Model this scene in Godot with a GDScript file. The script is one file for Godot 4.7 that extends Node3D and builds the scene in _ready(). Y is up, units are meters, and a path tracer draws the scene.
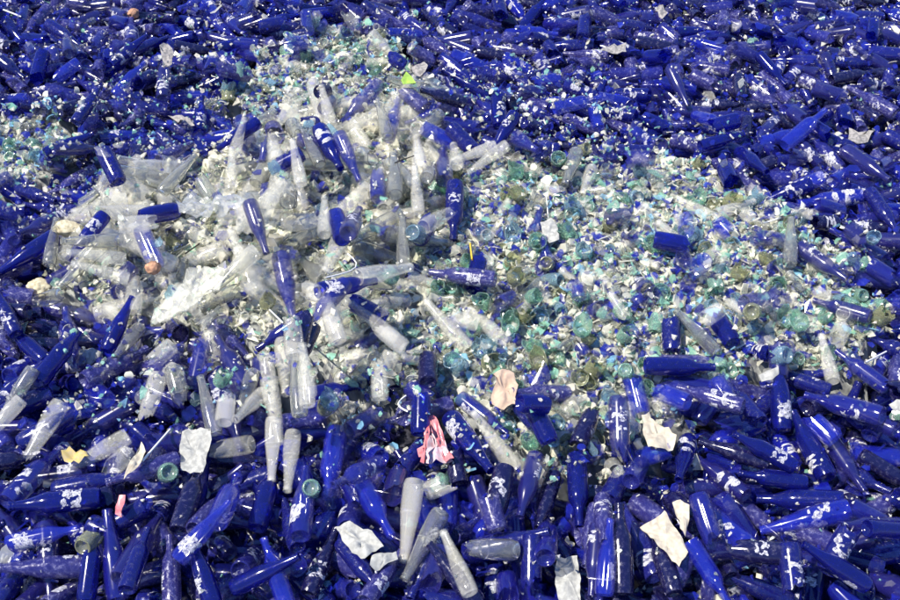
extends Node3D

# ---------------------------------------------------------------- helpers
const CELL := 0.01
const GX := -3.4
const GZ := -5.5
const NX := 680
const NZ := 520
const CAM := Vector3(0.0, 2.74, 0.0)
const PITCH := 44.0
const FOV := 31.0

var rng := RandomNumberGenerator.new()
var noise := FastNoiseLite.new()
var hgt := PackedFloat32Array()
var own := PackedInt32Array()
var M := {}
var meshes := {}
var names := {}
var items := []            # every bottle, base, neck and large shard laid on the heap
var marks := []            # single things that others are described by: [words, place in the photograph]
var said := {}
var cam_basis := Basis(Vector3.RIGHT, deg_to_rad(-PITCH))


func rf(a: float, b: float) -> float:
	return rng.randf_range(a, b)


func numbered(called: String) -> String:
	var n: int = names.get(called, 0)
	names[called] = n + 1
	return called if n == 0 else "%s_%03d" % [called, n]


func obj(called: String, mesh: Mesh, mat: Material, parent: Node, at := Transform3D()) -> MeshInstance3D:
	var o := MeshInstance3D.new()
	o.name = called
	o.mesh = mesh
	o.material_override = mat
	o.transform = at
	parent.add_child(o, true)
	return o


func thing(called: String, label: String, category: String, group: String, at: Transform3D) -> Node3D:
	var o := Node3D.new()
	o.name = numbered(called)
	o.transform = at
	add_child(o, true)
	o.set_meta("label", label)
	o.set_meta("category", category)
	if group != "":
		o.set_meta("group", group)
	return o


# ---------------------------------------------------------------- where a spot of the photograph lies on the heap
func ray(px: float, py: float) -> Vector3:
	var t := tan(deg_to_rad(FOV / 2.0))
	return (cam_basis * Vector3((px - 450.0) / 300.0 * t, (300.0 - py) / 300.0 * t, -1.0)).normalized()


func photo_of(p: Vector3) -> Vector2:
	var t := tan(deg_to_rad(FOV / 2.0))
	var q := cam_basis.inverse() * (p - CAM)
	return Vector2(450.0 + q.x / -q.z / t * 300.0, 300.0 - q.y / -q.z / t * 300.0)


func on_level(px: float, py: float, lift := 0.0) -> Vector3:
	var d := ray(px, py)
	var y := 0.25
	var p := Vector3.ZERO
	for k in 6:
		p = CAM + d * ((y - CAM.y) / d.y)
		y = target(p.x, p.z) + lift
	return p


func on_heap(px: float, py: float) -> Vector3:
	var d := ray(px, py)
	var p := CAM + d * ((0.75 - CAM.y) / d.y)
	for k in 400:
		if p.y < height(p.x, p.z):
			break
		p += d * 0.008
	return p


# ---------------------------------------------------------------- the height of the heap, cell by cell
func cell(x: float, z: float) -> int:
	var i := clampi(int((x - GX) / CELL), 0, NX - 1)
	var k := clampi(int((z - GZ) / CELL), 0, NZ - 1)
	return k * NX + i


func height(x: float, z: float) -> float:
	return hgt[cell(x, z)]


func target(x: float, z: float) -> float:
	var m := 0.11 * exp(-(pow((x + 0.05) / 1.0, 2.0) + pow((z + 2.7) / 0.75, 2.0)))
	m += 0.05 * exp(-(pow((x - 1.0) / 0.7, 2.0) + pow((z + 2.65) / 0.5, 2.0)))
	return 0.22 + m + 0.05 * noise.get_noise_2d(x * 90.0, z * 90.0)


func half_width(z: float) -> float:
	var d := (cam_basis.inverse() * (Vector3(0, 0.25, z) - CAM)).z
	return -d * tan(deg_to_rad(FOV / 2.0)) * 1.5


var zones := []


func zone_polygon(pts: PackedVector2Array) -> PackedVector2Array:
	var out := PackedVector2Array()
	for p in pts:
		var w := on_level(p.x, p.y)
		out.append(Vector2(w.x, w.z))
	return out


# 0 bottles, 1 whitish clear glass, 2 mixed fine glass
func zone(x: float, z: float) -> int:
	var p := Vector2(x + 0.17 * noise.get_noise_2d(x * 600.0, z * 600.0 + 77.0), z + 0.17 * noise.get_noise_2d(x * 500.0 + 300.0, z * 500.0))
	for k in zones.size():
		if Geometry2D.is_point_in_polygon(p, zones[k][1]):
			return zones[k][0]
	return 0


# ---------------------------------------------------------------- bottle shapes: turned round the y axis, base at the origin
const BLUE_PROFILE := [[0.0, 0.0282], [0.004, 0.0312], [0.135, 0.0315], [0.150, 0.0297], [0.168, 0.0238], [0.190, 0.0168], [0.212, 0.0139], [0.240, 0.0126], [0.2405, 0.0126]]
const SLOPE_PROFILE := [[0.0, 0.0287], [0.005, 0.0322], [0.105, 0.0324], [0.130, 0.0297], [0.160, 0.0233], [0.190, 0.0178], [0.220, 0.0143], [0.245, 0.0126], [0.2455, 0.0126]]
const CLEAR_PROFILE := [[0.0, 0.0267], [0.004, 0.0297], [0.060, 0.0297], [0.085, 0.0287], [0.120, 0.0247], [0.160, 0.0198], [0.200, 0.0158], [0.228, 0.0139], [0.2285, 0.0139]]
const JAR_PROFILE := [[0.0, 0.0240], [0.004, 0.0280], [0.070, 0.0285], [0.080, 0.0270], [0.088, 0.0210], [0.100, 0.0205], [0.1005, 0.0205]]
const SHOULDER_PROFILE := [[0.0, 0.0287], [0.005, 0.0319], [0.140, 0.0319], [0.152, 0.0302], [0.165, 0.0233], [0.178, 0.0163], [0.192, 0.0140], [0.236, 0.0128], [0.2365, 0.0128]]
var profiles := {}


func radius(kind: String, y: float) -> float:
	var p: Array = profiles[kind]
	for k in range(1, p.size()):
		if y <= p[k][0]:
			var a: Array = p[k - 1]
			var b: Array = p[k]
			var a0: Array = p[maxi(k - 2, 0)]
			var b1: Array = p[mini(k + 1, p.size() - 1)]
			var t: float = (y - a[0]) / maxf(b[0] - a[0], 1e-6)
			if k < 2 or k == p.size() - 1:
				return lerpf(a[1], b[1], t)
			var ma: float = (b[1] - a0[1]) / maxf(b[0] - a0[0], 1e-6) * (b[0] - a[0])
			var mb: float = (b1[1] - a[1]) / maxf(b1[0] - a[0], 1e-6) * (b[0] - a[0])
			return (2 * t * t * t - 3 * t * t + 1) * a[1] + (t * t * t - 2 * t * t + t) * ma + (-2 * t * t * t + 3 * t * t) * b[1] + (t * t * t - t * t) * mb
	return p[-1][1]


func long(kind: String) -> float:
	return profiles[kind][-1][0]


# rows: an array of rings, each an array of Vector3 (seg + 1 long); vs: v of each ring
func skin(rows: Array, flip: bool, vs: PackedFloat32Array) -> Array:
	var v := PackedVector3Array()
	var n := PackedVector3Array()
	var uv := PackedVector2Array()
	var ix := PackedInt32Array()
	var w: int = rows[0].size()
	for r in rows.size():
		for s in w:
			var a: Vector3 = rows[maxi(r - 1, 0)][s]
			var b: Vector3 = rows[mini(r + 1, rows.size() - 1)][s]
			var closed: bool = rows[r][0].distance_to(rows[r][w - 1]) < 1e-5
			var c: Vector3 = rows[r][s - 1 if s > 0 else (w - 2 if closed else 0)]
			var d: Vector3 = rows[r][s + 1 if s < w - 1 else (1 if closed else s)]
			var nn := (b - a).cross(d - c)
			if nn.length() < 1e-12:
				nn = Vector3.UP if rows[r][s].y > 0.02 else Vector3.DOWN
			nn = nn.normalized()
			v.append(rows[r][s])
			n.append(-nn if flip else nn)
			uv.append(Vector2(float(s) / (w - 1) * 2.0, vs[r]))
	for r in rows.size() - 1:
		for s in w - 1:
			var i := r * w + s
			if flip:
				ix.append_array(PackedInt32Array([i, i + w, i + 1, i + 1, i + w, i + w + 1]))
			else:
				ix.append_array(PackedInt32Array([i, i + 1, i + w, i + 1, i + w + 1, i + w]))
	return [v, n, uv, ix]


func mesh_of(parts: Array) -> ArrayMesh:
	var v := PackedVector3Array()
	var n := PackedVector3Array()
	var uv := PackedVector2Array()
	var ix := PackedInt32Array()
	for p in parts:
		var k := v.size()
		v.append_array(p[0])
		n.append_array(p[1])
		uv.append_array(p[2])
		for i in p[3]:
			ix.append(i + k)
	var a := []
	a.resize(Mesh.ARRAY_MAX)
	a[Mesh.ARRAY_VERTEX] = v
	a[Mesh.ARRAY_NORMAL] = n
	a[Mesh.ARRAY_TEX_UV] = uv
	a[Mesh.ARRAY_INDEX] = ix
	var m := ArrayMesh.new()
	m.add_surface_from_arrays(Mesh.PRIMITIVE_TRIANGLES, a)
	return m


func ring(r: float, y, seg: int) -> Array:
	var out := []
	for s in seg + 1:
		var t := TAU * (s % seg) / seg
		var yy: float = y[s % seg] if y is PackedFloat32Array else y
		out.append(Vector3(cos(t) * r, yy, sin(t) * r))
	return out


# the wall of a bottle between two heights; either end may be broken (jag > 0)
func wall(kind: String, lo: float, hi: float, jag_lo: float, jag_hi: float, seg: int, salt: int, thick := 0.0) -> ArrayMesh:
	var g := RandomNumberGenerator.new()
	g.seed = salt
	var cut_lo := PackedFloat32Array()
	var cut_hi := PackedFloat32Array()
	var p1 := g.randf() * TAU
	var p2 := g.randf() * TAU
	for s in seg:
		var t := TAU * s / seg
		cut_lo.append(maxf(0.002, lo + jag_lo * (sin(t + p1) * 0.5 + sin(3 * t + p2) * 0.3 + (g.randf() - 0.5) * 0.7)))
		cut_hi.append(minf(long(kind) - 0.001, hi + jag_hi * (sin(t + p2) * 0.6 + sin(2 * t + p1) * 0.3 + (g.randf() - 0.5) * 0.8)))
	var n := maxi(4, int((hi - lo) / 0.012))
	var parts := []
	var rims := []
	for side in (2 if thick > 0.0 else 1):
		var rows := []
		var vs := PackedFloat32Array()
		for k in n + 1:
			var f := float(k) / n
			var row := []
			for s in seg + 1:
				var t := TAU * (s % seg) / seg
				var y := lerpf(cut_lo[s % seg] if jag_lo > 0 else lo, cut_hi[s % seg] if jag_hi > 0 else hi, f)
				var r := radius(kind, y) - thick * side
				row.append(Vector3(cos(t) * r, y, sin(t) * r))
			rows.append(row)
			vs.append(lerpf(lo, hi, f) / 0.1)
		parts.append(skin(rows, side == 1, vs))
		rims.append([rows[0], rows[-1]])
	if thick > 0.0:
		parts.append(skin([rims[0][1], rims[1][1]], false, PackedFloat32Array([0, 0.01])))
		parts.append(skin([rims[1][0], rims[0][0]], false, PackedFloat32Array([0, 0.01])))
	return mesh_of(parts)


func foot(kind: String, seg: int) -> ArrayMesh:
	var r := radius(kind, 0.0)
	var rows := []
	var vs := PackedFloat32Array()
	for p in [[1.0, 0.0], [0.93, -0.0012], [0.84, -0.0008], [0.78, 0.002], [0.66, 0.0065], [0.42, 0.0105], [0.15, 0.0125], [0.01, 0.0128]]:
		rows.append(ring(r * p[0], p[1], seg))
		vs.append(p[0] * 0.15)
	return mesh_of([skin(rows, true, vs)])


func lip(kind: String, seg: int, r_up := 1.17) -> ArrayMesh:
	var y := long(kind)
	var r := radius(kind, y)
	var rows := []
	var vs := PackedFloat32Array()
	for p in [[1.0, -0.014], [r_up * 0.97, -0.013], [r_up, -0.0105], [r_up * 0.98, -0.0085], [1.02, -0.0075], [1.02, -0.004], [r_up * 0.97, -0.003], [r_up, 0.0], [r_up * 0.97, 0.003], [0.92, 0.004], [0.78, 0.002], [0.76, -0.012]]:
		rows.append(ring(r * p[0], y + p[1], seg))
		vs.append(0.9 + p[1])
	return mesh_of([skin(rows, false, vs)])


# paper left on the glass: a patch of the wall a little outside it
func patch(kind: String, lo: float, hi: float, arc: float, turn := 0.0) -> ArrayMesh:
	var rows := []
	var vs := PackedFloat32Array()
	for k in 7:
		var y := lerpf(lo, hi, k / 6.0)
		var row := []
		for s in 13:
			var t := turn + arc * (s / 12.0 - 0.5)
			var r := radius(kind, y) + 0.0005
			row.append(Vector3(cos(t) * r, y, sin(t) * r))
		rows.append(row)
		vs.append(k / 6.0)
	var m := skin(rows, false, vs)
	for k in m[2].size():
		m[2][k].x *= 0.5
	return mesh_of([m])


# ---------------------------------------------------------------- surfaces
func picture(w: int, h: int, f: Callable, mips := false) -> ImageTexture:
	var im := Image.create(w, h, false, Image.FORMAT_RGBA8)
	for y in h:
		for x in w:
			im.set_pixel(x, y, f.call(x, y))
	return ImageTexture.create_from_image(im)


func grey_noise(w: int, salt: int, freq: float, octaves: int) -> Image:
	var n := FastNoiseLite.new()
	n.seed = salt
	n.frequency = freq
	n.fractal_octaves = octaves
	n.fractal_gain = 0.55
	return n.get_seamless_image(w, w, false, false, 0.25)


# glass under a film of dust: where the dust lies the glass is paler, rougher and less clear
func dusty_glass(salt: int, tone: Color, powder: Color, dust: float, clear: float, hazy: float, refract: bool, film := 0.0) -> StandardMaterial3D:
	var w := 192
	var g := RandomNumberGenerator.new()
	g.seed = salt
	var big := grey_noise(w, salt, 0.022, 5)
	var fine := grey_noise(w, salt + 3, 0.11, 3)
	var look := Image.create(w, w, false, Image.FORMAT_RGBA8)
	var rough := Image.create(w, w, false, Image.FORMAT_RGBA8)
	for y in w:
		for x in w:
			var d := film + smoothstep(0.70 - dust, 1.25 - dust, big.get_pixel(x, y).r) * 0.5
			d *= 0.6 + 0.8 * fine.get_pixel(x, y).r
			d += smoothstep(0.66, 0.92, fine.get_pixel(x, y).r) * (0.1 + 0.5 * dust) * (0.4 + d)
			d += g.randf_range(-0.05, 0.05) * (0.4 + d)
			var k := g.randf()
			if k < 0.03 + 0.14 * dust:
				d += g.randf_range(0.1, 0.8) * g.randf()
			d = clampf(d, 0.0, 1.0)
			var c := tone.lerp(powder, d)
			c.a = 1.0 if refract else lerpf(clear, hazy, d)
			look.set_pixel(x, y, c)
			var r := 0.10 + 0.45 * d
			rough.set_pixel(x, y, Color(r, r, r))
	var m := StandardMaterial3D.new()
	m.albedo_texture = ImageTexture.create_from_image(look)
	m.roughness_texture = ImageTexture.create_from_image(rough)
	m.roughness_texture_channel = BaseMaterial3D.TEXTURE_CHANNEL_RED
	m.roughness = 1.0
	m.metallic_specular = 0.75
	m.vertex_color_use_as_albedo = true
	if refract:
		m.refraction_enabled = true
		m.refraction_scale = 0.05
		m.albedo_color = Color(1, 1, 1, clear)
	else:
		m.transparency = BaseMaterial3D.TRANSPARENCY_ALPHA
	return m


func plain(c: Color, rough := 0.8, alpha := false) -> StandardMaterial3D:
	var m := StandardMaterial3D.new()
	m.albedo_color = c
	m.roughness = rough
	if alpha:
		m.transparency = BaseMaterial3D.TRANSPARENCY_ALPHA
		m.metallic_specular = 0.6
	m.vertex_color_use_as_albedo = true
	return m


func mottled(c: Color, d: Color, freq: float, scale: float, rough := 0.9) -> StandardMaterial3D:
	var w := 128
	var n := grey_noise(w, 71 + M.size(), freq, 5)
	var im := Image.create(w, w, false, Image.FORMAT_RGBA8)
	for y in w:
		for x in w:
			im.set_pixel(x, y, c.lerp(d, smoothstep(0.25, 0.75, n.get_pixel(x, y).r)))
	var m := StandardMaterial3D.new()
	m.albedo_texture = ImageTexture.create_from_image(im)
	m.uv1_triplanar = true
	m.uv1_world_triplanar = true
	m.uv1_scale = Vector3.ONE * scale
	m.roughness = rough
	m.vertex_color_use_as_albedo = true
	return m


func make_materials() -> void:
	var powder := Color(0.62, 0.62, 0.68)
	M.blue0 = dusty_glass(11, Color(0.19, 0.23, 0.78), powder, 0.12, 0.10, 1.0, true, 0.03)
	M.blue1 = dusty_glass(18, Color(0.12, 0.13, 0.50), powder, 0.18, 0.26, 0.75, false, 0.05)
	M.blue2 = dusty_glass(25, Color(0.17, 0.19, 0.68), powder, 0.24, 0.18, 1.0, true, 0.05)
	M.blue3 = dusty_glass(32, Color(0.15, 0.14, 0.44), powder, 0.30, 0.34, 0.8, false, 0.08)
	M.blue4 = plain(Color(0.12, 0.12, 0.52, 0.28), 0.13, true)
	M.blue5 = plain(Color(0.14, 0.13, 0.43, 0.34), 0.18, true)
	M.blue6 = plain(Color(0.11, 0.14, 0.68, 0.20), 0.10, true)
	M.blue7 = dusty_glass(48, Color(0.13, 0.12, 0.40), powder, 0.30, 0.24, 1.0, true, 0.06)
	var chalk := Color(0.90, 0.88, 0.80)
	M.clear0 = dusty_glass(46, Color(0.97, 0.97, 0.94), chalk, 0.08, 0.05, 1.0, true)
	M.clear1 = dusty_glass(53, Color(0.92, 0.91, 0.84), chalk, 0.16, 0.10, 0.55, false)
	M.clear2 = plain(Color(0.96, 0.94, 0.86, 0.12), 0.06, true)
	M.clear2.metallic_specular = 0.8
	M.teal0 = dusty_glass(67, Color(0.68, 0.88, 0.80), chalk, 0.25, 0.18, 0.8, true, 0.12)
	M.olive0 = dusty_glass(74, Color(0.80, 0.81, 0.66), chalk, 0.15, 0.18, 0.8, true)
	M.aqua0 = dusty_glass(81, Color(0.64, 0.80, 0.88), chalk, 0.25, 0.18, 0.8, true, 0.12)
	M.clear = plain(Color(0.95, 0.96, 0.90, 0.12), 0.06, true)
	M.clear.transparency = BaseMaterial3D.TRANSPARENCY_DISABLED
	M.clear.refraction_enabled = true
	M.clear.refraction_scale = 0.05
	M.teal = plain(Color(0.58, 0.80, 0.70, 0.38), 0.08, true)
	M.olive = plain(Color(0.70, 0.71, 0.58, 0.42), 0.12, true)
	M.aqua = plain(Color(0.58, 0.80, 0.90, 0.40), 0.08, true)
	M.white = plain(Color(0.93, 0.92, 0.84, 0.42), 0.10, true)
	M.dust = plain(Color(0.60, 0.59, 0.60), 0.9)
	M.bluechip = plain(Color(0.12, 0.15, 0.60, 0.46), 0.07, true)
	M.ground = mottled(Color(0.95, 0.95, 0.93), Color(0.55, 0.55, 0.58), 0.08, 2.5, 1.0)
	M.paper_white = mottled(Color(0.68, 0.68, 0.65), Color(0.56, 0.56, 0.54), 0.06, 7.0)
	M.paper_grey = mottled(Color(0.62, 0.60, 0.58), Color(0.44, 0.43, 0.42), 0.06, 7.0)
	M.paper_cream = mottled(Color(0.75, 0.72, 0.64), Color(0.66, 0.62, 0.55), 0.06, 7.0)
	M.paper_pink = mottled(Color(0.74, 0.65, 0.56), Color(0.66, 0.57, 0.50), 0.06, 7.0)
	M.pink = mottled(Color(0.80, 0.40, 0.43), Color(0.70, 0.50, 0.50), 0.06, 9.0, 0.4)
	M.pale_pink = mottled(Color(0.76, 0.58, 0.60), Color(0.74, 0.72, 0.74), 0.06, 12.0, 0.4)
	M.yellow = mottled(Color(0.74, 0.66, 0.36), Color(0.66, 0.60, 0.48), 0.06, 9.0)
	M.lime = mottled(Color(0.62, 0.76, 0.30), Color(0.5, 0.62, 0.3), 0.05, 9.0)
	M.clay = mottled(Color(0.78, 0.60, 0.47), Color(0.6, 0.45, 0.36), 0.05, 9.0)
	M.stone = mottled(Color(0.80, 0.77, 0.66), Color(0.62, 0.58, 0.47), 0.05, 9.0)
	M.straw_white = plain(Color(0.90, 0.90, 0.88), 0.4)
	M.straw_yellow = plain(Color(0.88, 0.72, 0.22), 0.4)
	M.twig = plain(Color(0.16, 0.13, 0.11), 0.8)
	M.film = plain(Color(0.86, 0.87, 0.84, 0.13), 0.10, true)
	M.slab = dusty_glass(88, Color(0.92, 0.92, 0.86), chalk, 0.34, 0.16, 0.6, false)
	for k in 6:
		var n := FastNoiseLite.new()
		n.seed = 40 + k
		n.frequency = 0.019
		n.fractal_octaves = 5
		n.fractal_gain = 0.45
		var pm := StandardMaterial3D.new()
		pm.albedo_texture = picture(128, 128, func(x, y):
			var e := minf(minf(x, 127 - x), minf(y, 127 - y)) / 26.0
			var d := n.get_noise_2d(x, y) * 1.5 + minf(e, 0.7) - 0.30 - 0.10 * k
			var worn := n.get_noise_2d(x * 1.6 + 900.0, y * 1.6)
			var s := n.get_noise_2d(x * 5.0 + 400.0, y * 5.0) * 0.3 + 0.68
			return Color(s, s, s * 1.05, smoothstep(-0.02, 0.05, d) * clampf(0.80 + 1.0 * worn + 0.5 * n.get_noise_2d(x * 9.0, y * 9.0), 0.10, 0.97)))
		pm.transparency = BaseMaterial3D.TRANSPARENCY_ALPHA
		pm.roughness = 0.9
		M["label%d" % k] = pm


# ---------------------------------------------------------------- laying a bottle on the heap
const ALONG := 11
const ACROSS := 5


# where a bottle of this kind comes to rest if it is lowered with its middle over (x, z) and its neck towards yaw; [height of the middle, slope]
func rest(kind: String, size: float, len: float, x: float, z: float, yaw: float) -> Array:
	var dx := cos(yaw)
	var dz := sin(yaw)
	var need := PackedFloat32Array()
	var at := PackedFloat32Array()
	for i in ALONG:
		var y := len * (i + 0.3) / (ALONG - 0.4)
		var r := radius(kind, y) * size
		var s := y * size - len * size * 0.5
		var most := -9.0
		for k in ACROSS:
			var w := r * 0.85 * (k / (ACROSS - 1.0) * 2.0 - 1.0)
			var hh := height(x + dx * s - dz * w, z + dz * s + dx * w) + sqrt(r * r - w * w)
			most = maxf(most, hh)
		need.append(most)
		at.append(s)
	var c := -0.03 * size
	var best := -9.0
	var slope := 0.0
	for i in ALONG:
		if at[i] > c:
			break
		for j in range(ALONG - 1, i, -1):
			if at[j] <= c:
				break
			var b := (need[j] - need[i]) / (at[j] - at[i])
			var v := need[i] + b * (c - at[i])
			if v > best:
				best = v
				slope = b
	slope = clampf(slope, -0.42, 0.42)
	return [best - slope * c, slope]


func frame_of(x: float, y: float, z: float, yaw: float, slope: float, size: float, len: float, roll: float) -> Transform3D:
	var up := Vector3(cos(yaw), slope, sin(yaw)).normalized()
	var side := up.cross(Vector3.UP).normalized()
	var b := Basis(side, up, side.cross(up))
	b = b * Basis(Vector3.UP, roll)
	return Transform3D(b.scaled_local(Vector3.ONE * size), Vector3(x, y, z) - up * len * size * 0.5)


func stamp(kind: String, t: Transform3D, size: float, lo: float, hi: float, id: int) -> void:
	var up := t.basis.y.normalized()
	var side := up.cross(Vector3.UP).normalized()
	var n := int((hi - lo) * size / 0.008) + 1
	for i in n + 1:
		var y := lerpf(lo, hi, float(i) / n)
		var r := radius(kind, y) * size
		var c := t.origin + up * y * size
		for k in 9:
			var w := r * (k / 4.0 - 1.0)
			var p := c + side * w
			var top := p.y + sqrt(maxf(r * r - w * w, 0.0)) * sqrt(maxf(1.0 - up.y * up.y, 0.05))
			var q := cell(p.x, p.z)
			if top > hgt[q]:
				hgt[q] = top
				own[q] = id


func lay(d: Dictionary) -> void:
	d.id = items.size()
	items.append(d)
	stamp(d.kind, d.at, d.size, d.lo, d.hi, d.id)


func drop(kind: String, x: float, z: float, yaw: float, size: float, lo: float, hi: float, sink := 0.006) -> Dictionary:
	var got := rest(kind, size, long(kind), x, z, yaw)
	var t := frame_of(x, got[0] - sink, z, yaw, got[1], size, long(kind), rf(0, TAU))
	return {"kind": kind, "at": t, "size": size, "lo": lo, "hi": hi, "h": got[0]}


func steep(kind: String, x: float, z: float, yaw: float, size: float, slope: float, out: float, lo: float, hi: float) -> Dictionary:
	# the neck end is down in the heap, the base looks up and out along yaw
	var up := -Vector3(cos(yaw), slope, sin(yaw)).normalized()
	var side := up.cross(Vector3.UP).normalized()
	var b := Basis(side, up, side.cross(up)) * Basis(Vector3.UP, rf(0, TAU))
	var p := Vector3(x, height(x, z), z) - up * out
	return {"kind": kind, "at": Transform3D(b.scaled_local(Vector3.ONE * size), p), "size": size, "lo": lo, "hi": hi, "h": p.y}


func blue_mat(x := 9.0, z := 0.0) -> String:
	if x < 9.0:
		# dusty and clean bottles lie in patches
		var n := noise.get_noise_2d(x * 160.0 + 900.0, z * 160.0) + rf(-0.3, 0.3)
		if n > 0.16:
			return "blue%d" % [1, 2, 3, 7, 3][rng.randi_range(0, 4)]
		if n < -0.16:
			return "blue%d" % [0, 4, 5, 6][rng.randi_range(0, 3)]
	return "blue%d" % [0, 0, 1, 2, 2, 3, 4, 5, 6, 6, 7, 5][rng.randi_range(0, 11)]


func paper() -> int:
	return rng.randi_range(0, 5) if rng.randf() < 0.7 else -1


func fill_blue(count: int, tries: int, extra: float) -> void:
	var done := 0
	var fails := 0
	while done < count and fails < 400:
		var best := {}
		var low := 9.0
		for k in tries:
			var z := rf(-5.35, -0.85)
			var x := rf(-1.0, 1.0) * (half_width(z) + 0.62)
			if zone(x, z) > 0 and rng.randf() < 0.985:
				continue
			var kind: String = ["blue", "slope", "shoulder"][rng.randi_range(0, 2)]
			var yaw := rf(0, TAU)
			if rng.randf() < 0.45:
				yaw = rf(-0.3, 1.0) + (PI if rng.randf() < 0.5 else 0.0)
			var size := rf(0.80, 0.97)
			var got := rest(kind, size, long(kind), x, z, yaw)
			var v: float = got[0] - target(x, z)
			if v < low:
				low = v
				best = {"kind": kind, "x": x, "z": z, "yaw": yaw, "size": size}
		if best.is_empty() or low > extra:
			fails += 1
			continue
		fails = 0
		var roll := rng.randf()
		var d: Dictionary
		if roll < 0.16:
			d = steep(best.kind, best.x, best.z, rf(0, TAU), best.size, rf(0.35, 1.3), rf(0.02, 0.07), 0.0, long(best.kind))
		elif roll < 0.32:
			d = drop(best.kind, best.x, best.z, best.yaw, best.size, 0.0, rf(0.06, 0.19), 0.016)
		else:
			d = drop(best.kind, best.x, best.z, best.yaw, best.size, 0.0, long(best.kind), 0.016)
		d.mat = blue_mat(best.x, best.z)
		d.paper = paper()
		lay(d)
		done += 1
	print("blue bottles ", done)


# bottles read off the photograph, by their necks and bases: [neck x, neck y, base x, base y, 0 whole / 1 neck gone / 2 base looking out] in thirds of a photograph pixel from a corner
func from_photo(rows: Array, ox: float, oy: float, kinds: Array, mat: Callable, with_paper: bool) -> void:
	for e in rows:
		var n := Vector2(ox + e[0] / 3.0, oy + e[1] / 3.0)
		var b := Vector2(ox + e[2] / 3.0, oy + e[3] / 3.0)
		var kind: String = kinds[rng.randi_range(0, kinds.size() - 1)]
		var len := long(kind)
		var c := on_heap((n.x + b.x) * 0.5, (n.y + b.y) * 0.5)
		var lift := c.y - target(c.x, c.z) + 0.015
		var pn := on_level(n.x, n.y, lift)
		var pb := on_level(b.x, b.y, lift)
		var v := Vector2(pn.x - pb.x, pn.z - pb.z)
		var yaw := v.angle()
		var d: Dictionary
		if e[4] == 2:
			d = steep(kind, pb.x, pb.z, (-v).angle(), rf(0.86, 0.96), rf(0.5, 1.0), rf(0.04, 0.07), 0.0, len)
		else:
			var size := clampf(v.length() / len * 0.97, 0.78, 0.97) if e[4] == 0 else rf(0.86, 0.96)
			var hi := len if e[4] == 0 else clampf(v.length(), 0.05, len - 0.03)
			var m := Vector2(pb.x, pb.z) + v.normalized() * len * size * 0.5
			d = drop(kind, m.x, m.y, yaw, size, 0.0, hi, 0.010)
		d.mat = mat.call()
		d.paper = paper() if with_paper else -1
		lay(d)


const BLUE_LOW_WEST := [[338, 365, 355, 600, 0], [490, 350, 380, 590, 0], [513, 420, 515, 610, 0], [-10, 520, 270, 500, 0], [220, 400, 20, 425, 0], [130, 190, -70, 240, 0], [205, 110, 30, 330, 0], [400, 240, 160, 268, 1], [10, 357, 312, 322, 0], [640, 170, 575, 410, 0], [600, 210, 540, 400, 1],
	[690, 300, 600, 470, 1], [725, 230, 675, 475, 0], [825, 190, 775, 400, 0], [730, 450, 560, 590, 0], [500, 250, 480, 312, 2], [765, 420, 740, 510, 2], [790, 420, 860, 600, 0], [120, 520, 85, 580, 2], [220, 520, 175, 575, 2], [470, 330, 360, 390, 1], [325, 280, 540, 190, 0], [860, 330, 900, 480, 0], [440, 480, 400, 620, 0], [620, 560, 650, 640, 0], [300, 500, 270, 640, 0],
	[250, 70, 60, 140, 1], [440, 140, 560, 130, 1], [700, 80, 680, 30, 2], [-30, 90, 30, 160, 1], [840, 560, 700, 600, 0], [780, 160, 740, 200, 2]]
const BLUE_LOW_MIDDLE := [[110, 430, 30, 610, 0], [25, 245, 15, 490, 0], [75, 350, 112, 95, 0], [245, 600, 125, 440, 0], [290, 465, 165, 250, 0], [95, 300, 245, 165, 0], [330, 140, 300, 225, 2], [400, 190, 400, 225, 2], [150, 300, 147, 345, 2], [460, 190, 480, 270, 1], [590, 290, 450, 75, 0], [760, 432, 485, 432, 0], [655, 395, 705, 200, 0], [712, 405, 762, 225, 0], [835, 410, 825, 195, 0],
	[880, 40, 830, 165, 1], [580, 395, 612, 245, 1], [690, 80, 748, 172, 1], [330, 610, 432, 395, 0], [385, 620, 430, 500, 1], [620, 640, 620, 545, 1], [690, 600, 690, 460, 1], [860, 480, 890, 320, 0], [870, 610, 885, 430, 0], [600, 110, 480, 15, 0], [365, 50, 362, 150, 1], [560, 300, 595, 400, 1], [130, 10, 50, 90, 1], [240, 60, 150, 130, 1], [520, 350, 480, 400, 2], [250, 560, 200, 640, 0], [745, 360, 740, 420, 2], [180, 90, 210, 130, 2], [760, 0, 650, 40, 1], [460, 540, 540, 620, 0], [280, 350, 300, 250, 1]]
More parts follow.
